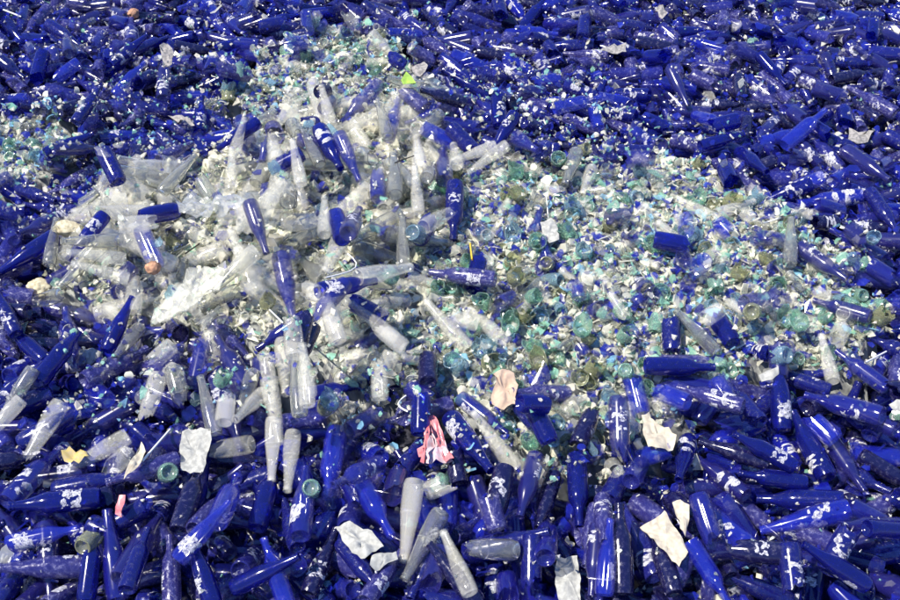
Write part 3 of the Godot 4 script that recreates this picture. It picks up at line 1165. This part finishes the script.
# how large each laid thing shows in the photograph
func shown() -> PackedFloat32Array:
	var out := PackedFloat32Array()
	out.resize(items.size())
	var inv := cam_basis.inverse()
	var t := tan(deg_to_rad(FOV / 2.0))
	for k in NZ:
		for i in NX:
			var c := k * NX + i
			if own[c] < 0:
				continue
			var q := inv * (Vector3(GX + i * CELL, hgt[c], GZ + k * CELL) - CAM)
			if absf(q.x) < -q.z * t * 1.5 and absf(q.y) < -q.z * t:
				out[own[c]] += 1.0 / (-q.z * -q.z * -q.z)
	return out


# ---------------------------------------------------------------- the scene
func _ready() -> void:
	rng.seed = 4711
	noise.seed = 9
	noise.frequency = 0.01
	profiles = {"blue": BLUE_PROFILE, "slope": SLOPE_PROFILE, "clear": CLEAR_PROFILE, "shoulder": SHOULDER_PROFILE, "jar": JAR_PROFILE}

	var cam := Camera3D.new()
	cam.name = "camera"
	cam.position = CAM
	cam.basis = cam_basis
	cam.fov = FOV
	cam.near = 0.05
	cam.far = 100.0
	add_child(cam)
	cam.current = true
	var env := Environment.new()
	env.background_mode = Environment.BG_SKY
	var sky := Sky.new()
	var sm := ProceduralSkyMaterial.new()
	sm.sky_energy_multiplier = 0.85
	sm.sky_top_color = Color(0.36, 0.53, 0.85)
	sm.sky_horizon_color = Color(0.76, 0.84, 0.94)
	sm.sky_curve = 0.12
	sm.ground_bottom_color = Color(0.3, 0.3, 0.3)
	sm.ground_horizon_color = Color(0.6, 0.62, 0.65)
	sky.sky_material = sm
	env.sky = sky
	env.tonemap_mode = Environment.TONE_MAPPER_LINEAR
	env.tonemap_exposure = 1.62
	env.sdfgi_enabled = true
	env.ssao_enabled = true
	env.ssil_enabled = true
	var we := WorldEnvironment.new()
	we.name = "daylight"
	we.environment = env
	add_child(we)
	var sun := DirectionalLight3D.new()
	sun.name = "sun"
	sun.light_energy = 1.6
	sun.light_color = Color(1.0, 0.975, 0.93)
	sun.light_angular_distance = 0.5
	sun.shadow_enabled = true
	sun.basis = Basis.looking_at(-Vector3(-0.5, 0.82, 0.12).normalized(), Vector3.UP)
	add_child(sun)

	make_materials()
	zones = [
		[1, zone_polygon(PackedVector2Array([Vector2(45, 250), Vector2(120, 190), Vector2(210, 150), Vector2(300, 115), Vector2(380, 108), Vector2(450, 140), Vector2(440, 200), Vector2(420, 260), Vector2(430, 320), Vector2(390, 400), Vector2(330, 400), Vector2(240, 330), Vector2(160, 330), Vector2(80, 300)]))],
		[2, zone_polygon(PackedVector2Array([Vector2(420, 150), Vector2(520, 150), Vector2(600, 165), Vector2(680, 150), Vector2(760, 190), Vector2(850, 250), Vector2(890, 320), Vector2(860, 370), Vector2(760, 380), Vector2(700, 370), Vector2(670, 420), Vector2(620, 475), Vector2(560, 470), Vector2(520, 440), Vector2(470, 425), Vector2(400, 410), Vector2(390, 300)]))],
		[2, zone_polygon(PackedVector2Array([Vector2(240, 75), Vector2(270, 48), Vector2(330, 28), Vector2(400, 38), Vector2(430, 95), Vector2(330, 125), Vector2(260, 120), Vector2(200, 100)]))],
		[2, zone_polygon(PackedVector2Array([Vector2(-20, 115), Vector2(60, 110), Vector2(80, 160), Vector2(-20, 190)]))],
	]

	var sprinkled := [zone_polygon(PackedVector2Array([Vector2(60, 100), Vector2(160, 60), Vector2(230, 45), Vector2(280, 60), Vector2(260, 130), Vector2(180, 170), Vector2(110, 200), Vector2(40, 240), Vector2(0, 220)])),
		zone_polygon(PackedVector2Array([Vector2(430, 90), Vector2(520, 60), Vector2(640, 110), Vector2(740, 150), Vector2(680, 170), Vector2(520, 160), Vector2(440, 150)])),
		zone_polygon(PackedVector2Array([Vector2(60, 330), Vector2(400, 390), Vector2(620, 470), Vector2(540, 500), Vector2(300, 440), Vector2(60, 420)]))]
	# the ground under the heap
	hgt.resize(NX * NZ)
	own.resize(NX * NZ)
	own.fill(-1)
	for k in NZ:
		for i in NX:
			var x := GX + (i + 0.5) * CELL
			var z := GZ + (k + 0.5) * CELL
			hgt[k * NX + i] = target(x, z) - 0.15
	for k in range(0, NZ, 2):
		for i in range(0, NX, 2):
			if zone(GX + i * CELL, GZ + k * CELL) > 0:
				for c in [0, 1, NX, NX + 1]:
					hgt[k * NX + i + c] += 0.135
	var st := SurfaceTool.new()
	st.begin(Mesh.PRIMITIVE_TRIANGLES)
	var soil := Color(0.11, 0.11, 0.15)
	var crushed := Color(0.36, 0.37, 0.35)
	for k in range(0, NZ - 4, 4):
		for i in range(0, NX - 4, 4):
			var q := []
			for e in [[0, 0], [4, 0], [4, 4], [0, 4]]:
				q.append(Vector3(GX + (i + e[0]) * CELL, hgt[(k + e[1]) * NX + i + e[0]], GZ + (k + e[1]) * CELL))
			st.set_color(crushed if zone(q[0].x, q[0].z) > 0 else soil)
			for v in [q[0], q[1], q[2], q[0], q[2], q[3]]:
				st.add_vertex(v)
	# from the edge of the heap the ground runs out flat
	var rim := []
	for i in range(0, NX - 4, 4):
		rim.append([i, 0])
	for k in range(0, NZ - 4, 4):
		rim.append([NX - 4, k])
	for i in range(NX - 4, 0, -4):
		rim.append([i, NZ - 4])
	for k in range(NZ - 4, 0, -4):
		rim.append([0, k])
	st.set_color(soil)
	for j in rim.size():
		var e: Array = rim[j]
		var f: Array = rim[(j + 1) % rim.size()]
		var a := Vector3(GX + e[0] * CELL, hgt[e[1] * NX + e[0]], GZ + e[1] * CELL)
		var b := Vector3(GX + f[0] * CELL, hgt[f[1] * NX + f[0]], GZ + f[1] * CELL)
		var c := Vector3(a.x * 15.0, 0.0, (a.z + 2.9) * 15.0 - 2.9)
		var d := Vector3(b.x * 15.0, 0.0, (b.z + 2.9) * 15.0 - 2.9)
		for v in [a, c, d, a, d, b]:
			st.add_vertex(v)
	st.generate_normals()
	var gr := obj("ground", st.commit(), M.ground, self)
	gr.set_meta("kind", "structure")


	# the heap of blue bottles
	var t0 := Time.get_ticks_msec()
	fill_blue(5000, 9, 0.004)
	var white := func(x, z): return zone(x, z) == 1
	var mixed := func(x, z): return zone(x, z) == 2
	var glass := func(x, z): return zone(x, z) > 0
	var bottles := func(x, z): return zone(x, z) == 0
	for k in 560:
		# snapped bodies and shoulders caught between the whole bottles
		var bx := 0.0
		var bz := 0.0
		var low := 9.0
		for j in 4:
			var z := rf(-5.0, -1.15)
			var x := rf(-1.0, 1.0) * (half_width(z) + 0.5)
			if zone(x, z) == 0 and height(x, z) - target(x, z) < low:
				low = height(x, z) - target(x, z)
				bx = x
				bz = z
		if low > 5.0:
			continue
		var kind: String = ["blue", "slope", "shoulder"][k % 3]
		var mat := blue_mat(bx, bz)
		if k % 6 == 0:
			neck_piece(bx, bz, mat)
		elif k % 3 == 0:
			large_shard(bx, bz, mat)
		else:
			var d := drop(kind, bx, bz, rf(0, TAU), rf(0.8, 1.0), 0.0, rf(0.05, 0.15), 0.012) if k % 2 else steep(kind, bx, bz, rf(0, TAU), rf(0.8, 1.0), rf(0.2, 1.5), rf(0.01, 0.05), 0.0, rf(0.06, 0.14))
			d.mat = mat
			d.paper = -1
			lay(d)
	scatter_chips(3200, [["bluechip", 0.85], ["white", 0.15]], bottles, 0.015, 0.05, 3)
	scatter_chips(17000, [["white", 0.62], ["clear", 0.25], ["teal", 0.04], ["bluechip", 0.05], ["olive", 0.04]], white, 0.010, 0.06, 2)
	scatter_chips(42000, [["white", 0.28], ["clear", 0.28], ["teal", 0.14], ["aqua", 0.09], ["bluechip", 0.22], ["olive", 0.04]], mixed, 0.008, 0.042, 2)
	scatter_chips(5000, [["white", 0.45], ["clear", 0.2], ["teal", 0.1], ["bluechip", 0.25]], glass, 0.02, 0.045, 9)
	scatter_chips(3000, [["bluechip", 0.8], ["white", 0.2]], bottles, 0.02, 0.05, 14)
	scatter_chips(5000, [["white", 0.3], ["clear", 0.1], ["teal", 0.1], ["bluechip", 0.47], ["aqua", 0.03]], bottles, 0.008, 0.028, 6)
	print("chips ms ", Time.get_ticks_msec() - t0)

	# clear bottles lying loose in the pale part
	var clear_mat := func(): return "clear%d" % rng.randi_range(0, 2)
	for k in 130:
		var p := somewhere(white)
		var d := drop("clear", p.x, p.y, rf(0, TAU), rf(0.9, 1.08), 0.0, long("clear") if rng.randf() < 0.55 else rf(0.08, 0.19), 0.012)
		d.mat = clear_mat.call()
		d.paper = -1
		lay(d)
	for k in 230:
		var p := somewhere(mixed)
		cup(p.x, p.y, ["teal0", "olive0", "aqua0", "clear1", "blue4", "teal0", "clear0", "blue1"][rng.randi_range(0, 7)])
	for k in 110:
		var p := somewhere(glass)
		neck_piece(p.x, p.y, ["clear0", "clear1", "clear2", "clear1", "blue4"][rng.randi_range(0, 4)])
	for k in 40:
		var p := somewhere(glass)
		var d := drop("blue", p.x, p.y, rf(0, TAU), rf(0.9, 1.05), 0.0, rf(0.05, 0.15), 0.01)
		d.mat = blue_mat()
		d.paper = -1
		lay(d)
	for k in 200:
		var p := somewhere(glass)
		large_shard(p.x, p.y, ["clear0", "clear1", "clear2", "clear1", "teal0", "aqua0", "blue1", "blue4"][rng.randi_range(0, 7)])
	for k in 60:
		var p := somewhere(bottles)
		large_shard(p.x, p.y, ["clear1", "teal0", "blue1", "blue4", "blue4"][rng.randi_range(0, 4)])
	scatter_chips(2000, [["white", 0.5], ["clear", 0.2], ["teal", 0.12], ["bluechip", 0.13], ["olive", 0.05]], glass, 0.008, 0.03, 2)

	# bottles and bases that the photograph shows one by one
	var both := ["blue", "slope", "shoulder"]
	from_photo(BLUE_HIGH_WEST, 0, 0, both, blue_mat, true)
	from_photo(BLUE_HIGH, 300, 0, both, blue_mat, true)
	from_photo(BLUE_HIGH_EAST, 600, 0, both, blue_mat, true)
	from_photo(BLUE_MID_WEST, 0, 200, both, blue_mat, true)
	from_photo(BLUE_MID, 300, 200, both, blue_mat, true)
	from_photo(BLUE_MID_EAST, 600, 200, both, blue_mat, true)
	from_photo(BLUE_LOW_WEST, 0, 400, both, blue_mat, true)
	from_photo(BLUE_LOW_MIDDLE, 300, 400, both, blue_mat, true)
	from_photo(BLUE_LOW_EAST, 600, 400, both, blue_mat, true)
	cups(CUPS, 300, 200)
	cups(CUPS_EAST, 600, 200)
	cups(CUPS_WEST, 0, 200)
	cups(CUPS_LOW, 0, 400)
	from_photo(CLEAR_HIGH_WEST, 0, 0, ["clear"], clear_mat, false)
	from_photo(CLEAR_HIGH, 300, 0, ["clear"], clear_mat, false)
	from_photo(CLEAR_MID_WEST, 0, 200, ["clear"], clear_mat, false)
	from_photo(CLEAR_MID, 300, 200, ["clear"], clear_mat, false)
	from_photo(CLEAR_MID_EAST, 600, 200, ["clear"], clear_mat, false)
	from_photo(CLEAR_LOW_WEST, 0, 400, ["clear"], clear_mat, false)
	from_photo(CLEAR_LOW_MIDDLE, 300, 400, ["clear"], clear_mat, false)
	scatter_chips(6500, [["white", 0.3], ["dust", 0.15], ["clear", 0.15], ["teal", 0.04], ["bluechip", 0.36]], bottles, 0.003, 0.013, 2)
	scatter_chips(2500, [["white", 0.66], ["clear", 0.14], ["teal", 0.1], ["bluechip", 0.1]], glass, 0.006, 0.022, 2)
	var edges := func(x, z):
		for p in sprinkled:
			if Geometry2D.is_point_in_polygon(Vector2(x, z), p):
				return true
		return false
	scatter_chips(6000, [["white", 0.34], ["clear", 0.2], ["teal", 0.2], ["aqua", 0.06], ["bluechip", 0.2]], edges, 0.006, 0.028, 5)
	print("laid ms ", Time.get_ticks_msec() - t0, " items ", items.size())

	# paper, film, straws and stones
	var V := func(a: Array) -> PackedVector2Array:
		var out := PackedVector2Array()
		for k in range(0, a.size(), 2):
			out.append(Vector2(a[k], a[k + 1]))
		return out
	scrap("paper_scrap", "white crinkled paper sheet standing among the colourless bottle necks", "paper", V.call([182, 431, 197, 430, 211, 429, 212, 440, 208, 455, 205, 470, 203, 474, 190, 473, 181, 470, 180, 452]), "paper_white", 0.02, 0.0012, "white paper sheet")
	scrap("cardboard_scrap", "large cream torn cardboard piece lying slanted between blue bottles", "cardboard", V.call([640, 526, 654, 519, 664, 512, 672, 522, 680, 536, 688, 552, 679, 567, 672, 560, 660, 549, 650, 538]), "paper_cream", 0.018, 0.002, "large cream cardboard")
	scrap("cardboard_scrap", "narrow cream cardboard strip split off the large torn piece", "cardboard", V.call([672, 503, 680, 500, 689, 506, 689, 520, 685, 537, 680, 528, 675, 514]), "paper_cream", 0.018, 0.002)
	scrap("cardboard_scrap", "small cream torn cardboard piece above the larger split one", "cardboard", V.call([641, 416, 649, 412, 655, 424, 668, 430, 676, 437, 673, 449, 660, 450, 648, 447, 643, 436]), "paper_cream", 0.02, 0.002, "small cream cardboard")
	scrap("cardboard_scrap", "grey-white torn card with jagged edge beside the twin clear bottles", "cardboard", V.call([335, 525, 350, 523, 368, 530, 378, 540, 384, 548, 372, 552, 365, 560, 352, 552, 342, 540]), "paper_white", 0.025, 0.0015, "grey torn card")
	scrap("plastic_scrap", "upright cream plastic strip at the bottom between blue bottles", "plastic", V.call([556, 558, 577, 556, 580, 575, 581, 604, 560, 606, 555, 580]), "paper_white", 0.015, 0.002, "cream plastic strip")
	scrap("paper_scrap", "beige crumpled paper twisted among teal glass", "paper", V.call([493, 374, 505, 368, 514, 374, 518, 387, 515, 398, 516, 406, 504, 409, 492, 405, 491, 396, 496, 386]), "paper_pink", 0.03, 0.0012, "beige crumpled paper")
	scrap("paper_scrap", "small white paper flake leaning near the yellow stick", "paper", V.call([540, 222, 551, 218, 558, 228, 559, 240, 549, 244, 543, 234]), "paper_white", 0.02, 0.001, "white paper flake")
	scrap("paper_scrap", "white torn star-shaped paper beside the lime-green leaf", "paper", V.call([411, 68, 417, 66, 424, 62, 428, 67, 425, 74, 416, 76]), "paper_grey", 0.02, 0.001, "white star-shaped scrap")
	scrap("paper_scrap", "white folded paper flag at the right edge", "paper", V.call([889, 404, 896, 400, 905, 404, 903, 412, 894, 413]), "paper_white", 0.015, 0.001, "white paper flag")
	scrap("paper_scrap", "cream torn paper strip leaning on the straw left of the white sheet", "paper", V.call([128, 470, 134, 458, 142, 443, 146, 452, 138, 466, 124, 480]), "paper_cream", 0.02, 0.001, "cream paper strip")
	scrap("paper_scrap", "white ragged paper below the square green base", "paper", V.call([759, 374, 768, 371, 778, 367, 779, 374, 772, 380, 762, 380]), "paper_white", 0.015, 0.001, "white ragged paper")
	scrap("paper_scrap", "pale paper leaf lying across bottles at the upper right", "paper", V.call([848, 130, 858, 133, 874, 131, 868, 141, 856, 145, 848, 140]), "paper_grey", 0.02, 0.001, "pale paper leaf")
	scrap("paper_scrap", "grey-white paper shred on the dusty bottles of the upper left", "paper", V.call([160, 48, 168, 44, 174, 52, 172, 64, 164, 66]), "paper_grey", 0.02, 0.001, "grey paper shred")
	scrap("paper_scrap", "curled white paper rim beside a deep-blue bottle at upper left", "paper", V.call([168, 116, 178, 114, 190, 119, 195, 126, 186, 124, 174, 121]), "paper_grey", 0.03, 0.001, "curled white paper")
	scrap("paper_scrap", "white paper wad on the far blue bottles near the top edge", "paper", V.call([655, 10, 663, 4, 668, 12, 662, 20]), "paper_grey", 0.02, 0.001, "far white wad")
	scrap("paper_scrap", "pale wedge of paper on far bottles above the fine glass", "paper", V.call([600, 50, 614, 45, 626, 44, 626, 53, 612, 54]), "paper_grey", 0.015, 0.001, "pale paper wedge")
	scrap("yellow_scrap", "yellow crumpled leaf-like scrap under the broken colourless bottle", "wrapper", V.call([62, 452, 70, 447, 76, 452, 86, 450, 90, 458, 80, 466, 70, 462, 64, 460]), "yellow", 0.03, 0.001, "yellow scrap")
	scrap("leaf", "lime-green crumpled leaf among pale shards near the top", "leaf", V.call([401, 80, 406, 75, 412, 78, 416, 82, 410, 86, 403, 85]), "lime", 0.03, 0.001, "lime-green leaf")
	scrap("red_scrap", "pink-red crumpled wrapper wedged between blue bottle necks", "wrapper", V.call([115, 505, 120, 497, 126, 496, 125, 506, 122, 518, 116, 516]), "pink", 0.02, 0.0012, "pink-red wrapper")
	scrap("paper_scrap", "white frayed paper label lying loose under the grey card", "paper", V.call([372, 556, 384, 552, 396, 551, 398, 558, 388, 562, 376, 572, 370, 566]), "paper_white", 0.02, 0.001, "frayed loose label")
	scrap("glass_sheet", "large flat see-through glass slab, buckled and dusty, over the pale shards", "glass", V.call([150, 319, 160, 306, 172, 296, 190, 270, 200, 266, 213, 268, 226, 263, 228, 275, 219, 290, 206, 298, 190, 308, 170, 318, 160, 326]), "slab", 0.035, 0.004, "clear glass slab")
	scrap("plastic_film", "crumpled translucent plastic film above the clear slab", "plastic film", V.call([176, 203, 190, 197, 215, 199, 240, 196, 247, 204, 228, 212, 205, 217, 182, 216]), "film", 0.05, 0.0012, "translucent plastic film")
	# the torn bag: a clear panel with pink edges
	var bag_at := on_heap(438, 448)
	var bag := thing("plastic_bag", "torn pink-edged plastic bag standing beside a labelled blue bottle", "plastic bag", "", Transform3D(Basis(), bag_at))
	said["bag"] = true
	marks.append(["torn pink bag", Vector2(438, 444)])
	for e in [["bag_panel", [428, 418, 433, 424, 440, 436, 447, 449, 453, 462, 440, 463, 426, 462, 424, 450, 426, 434], "pale_pink", 0.016], ["pink_edge", [427, 417, 433, 415, 440, 428, 447, 444, 454, 461, 446, 463, 440, 448, 432, 432], "pink", 0.024], ["pink_edge", [426, 430, 430, 421, 430, 434, 427, 448, 424, 461, 420, 461, 423, 446], "pink", 0.022], ["red_corner", [417, 449, 424, 447, 425, 458, 419, 460], "pink", 0.026]]:
		var sh := sheet(V.call(e[1]), 0.03, 0.0012, 5 + e[1].size(), e[3])
		obj(e[0], sh[0], M[e[2]], bag, Transform3D(Basis(), sh[1] - bag_at))
	pebble("stone", "rounded cream stone lying beside blue bottles at the pale edge", "stone", Vector2(68, 231), Vector3(0.052, 0.026, 0.030), "stone", "cream stone", 4)
	pebble("stone", "smooth pale tan stone at the foot of the tipped colourless bottles", "stone", Vector2(41, 290), Vector3(0.042, 0.026, 0.034), "stone", "pale tan stone", 7)
	pebble("clay_lump", "small orange-pink clay lump beside colourless bases", "clay lump", Vector2(154, 270), Vector3(0.024, 0.022, 0.022), "clay", "orange clay lump", 9)
	pebble("clay_lump", "orange clay lump stuck on an upright far blue bottle", "clay lump", Vector2(134, 16), Vector3(0.026, 0.024, 0.022), "clay", "far clay lump", 12)
	pebble("stone", "whitish rubble lump below the white sheet's left neighbour", "stone", Vector2(90, 360), Vector3(0.04, 0.024, 0.03), "paper_white", "whitish rubble lump", 15)
	straw("white straw leaning up between colourless bottle and white paper sheet", Vector2(171, 432), Vector2(143, 464), 0.0035, "straw_white", 0.0, "drinking_straw", "leaning white straw")
	straw("white straw lying across fine glass below two crossed colourless bottles", Vector2(780, 220), Vector2(746, 231), 0.003, "straw_white", 0.0, "drinking_straw", "east white straw")
	straw("short white straw at the right above the labelled bottle", Vector2(885, 354), Vector2(864, 365), 0.003, "straw_white", 0.0, "drinking_straw", "short white straw")
	straw("thin white straw pointing up from the pale shards near top", Vector2(300, 222), Vector2(316, 208), 0.002, "straw_white", 0.1)
	straw("thin bent white strand across the pale glass", Vector2(326, 280), Vector2(348, 256), 0.002, "straw_white", 0.25)
	straw("thin white straw standing by the white paper flake", Vector2(546, 198), Vector2(548, 220), 0.002, "straw_white")
	straw("yellow stick below the dusty violet bottle", Vector2(470, 246), Vector2(472, 262), 0.003, "straw_yellow", 0.0, "drinking_straw", "yellow stick")
	straw("bent white strip near blue bottle necks above the pink bag", Vector2(406, 398), Vector2(408, 414), 0.0025, "straw_white", 0.3)
	straw("white wire loop along a blue bottle beside the grey torn card", Vector2(396, 560), Vector2(376, 575), 0.002, "straw_white", 0.3)
	straw("white straw fragment on the pale glass left of the slab's lower bottle", Vector2(270, 312), Vector2(284, 326), 0.0025, "straw_white")
	straw("white stick on far blue bottles at the upper left corner", Vector2(4, 12), Vector2(22, 19), 0.004, "straw_white", 0.0, "drinking_straw", "upper-left white stick")
	straw("dark thin twig crossing the pale glass near the top", Vector2(395, 165), Vector2(414, 158), 0.002, "twig", 0.0, "twig", "dark twig")
	straw("dark twig lying beside tipped colourless bottles at the left", Vector2(186, 256), Vector2(200, 246), 0.0025, "twig", 0.0, "twig")

	# which of the laid bottles show: the largest of a kind are built one by one, the rest together
	var seen := shown()
	var order := range(items.size())
	order.sort_custom(func(a, b): return seen[a] > seen[b])
	var most := {"blue": 295, "brokenblue": 220, "clear": 200, "brokenclear": 120, "bottle_bottom": 280, "bottle_neck": 130, "glass_shard": 280}
	var rest_of := []
	var n_of := {}
	for i in order:
		var d: Dictionary = items[i]
		var k: String = d.get("what", ("" if d.kind == "" or whole(d) else "broken") + d.mat.left(-1))
		if seen[i] > 4.0 / 30.0 and n_of.get(k, 0) < most[k]:
			n_of[k] = n_of.get(k, 0) + 1
			build(d)
		else:
			rest_of.append(d)
	print(n_of, " rest ", rest_of.size())
	build_rest(rest_of)
	var shards := []
	for k in 6:
		shards.append(chip_mesh(3 + k * 5, [0.5, 0.2, 0.8, 0.1, 0.6, 0.3][k]))
	shards.append(curved_shard(61))
	shards.append(curved_shard(77))
	for kind in chips:
		var o := Node3D.new()
		o.name = {"white": "frosted_glass_shards", "dust": "grit_debris", "clear": "clear_glass_shards", "teal": "teal_glass_shards", "aqua": "aqua_glass_shards", "bluechip": "blue_glass_shards", "olive": "olive_glass_shards"}[kind]
		o.set_meta("kind", "stuff")
		add_child(o)
		for s in 8:
			var list := []
			var tints := []
			for k in range(s, chips[kind][0].size(), 8):
				list.append(chips[kind][0][k])
				tints.append(chips[kind][1][k])
			multi("glass_shard", shards[s], M[kind], list, o, tints)
	print("done ms ", Time.get_ticks_msec() - t0)
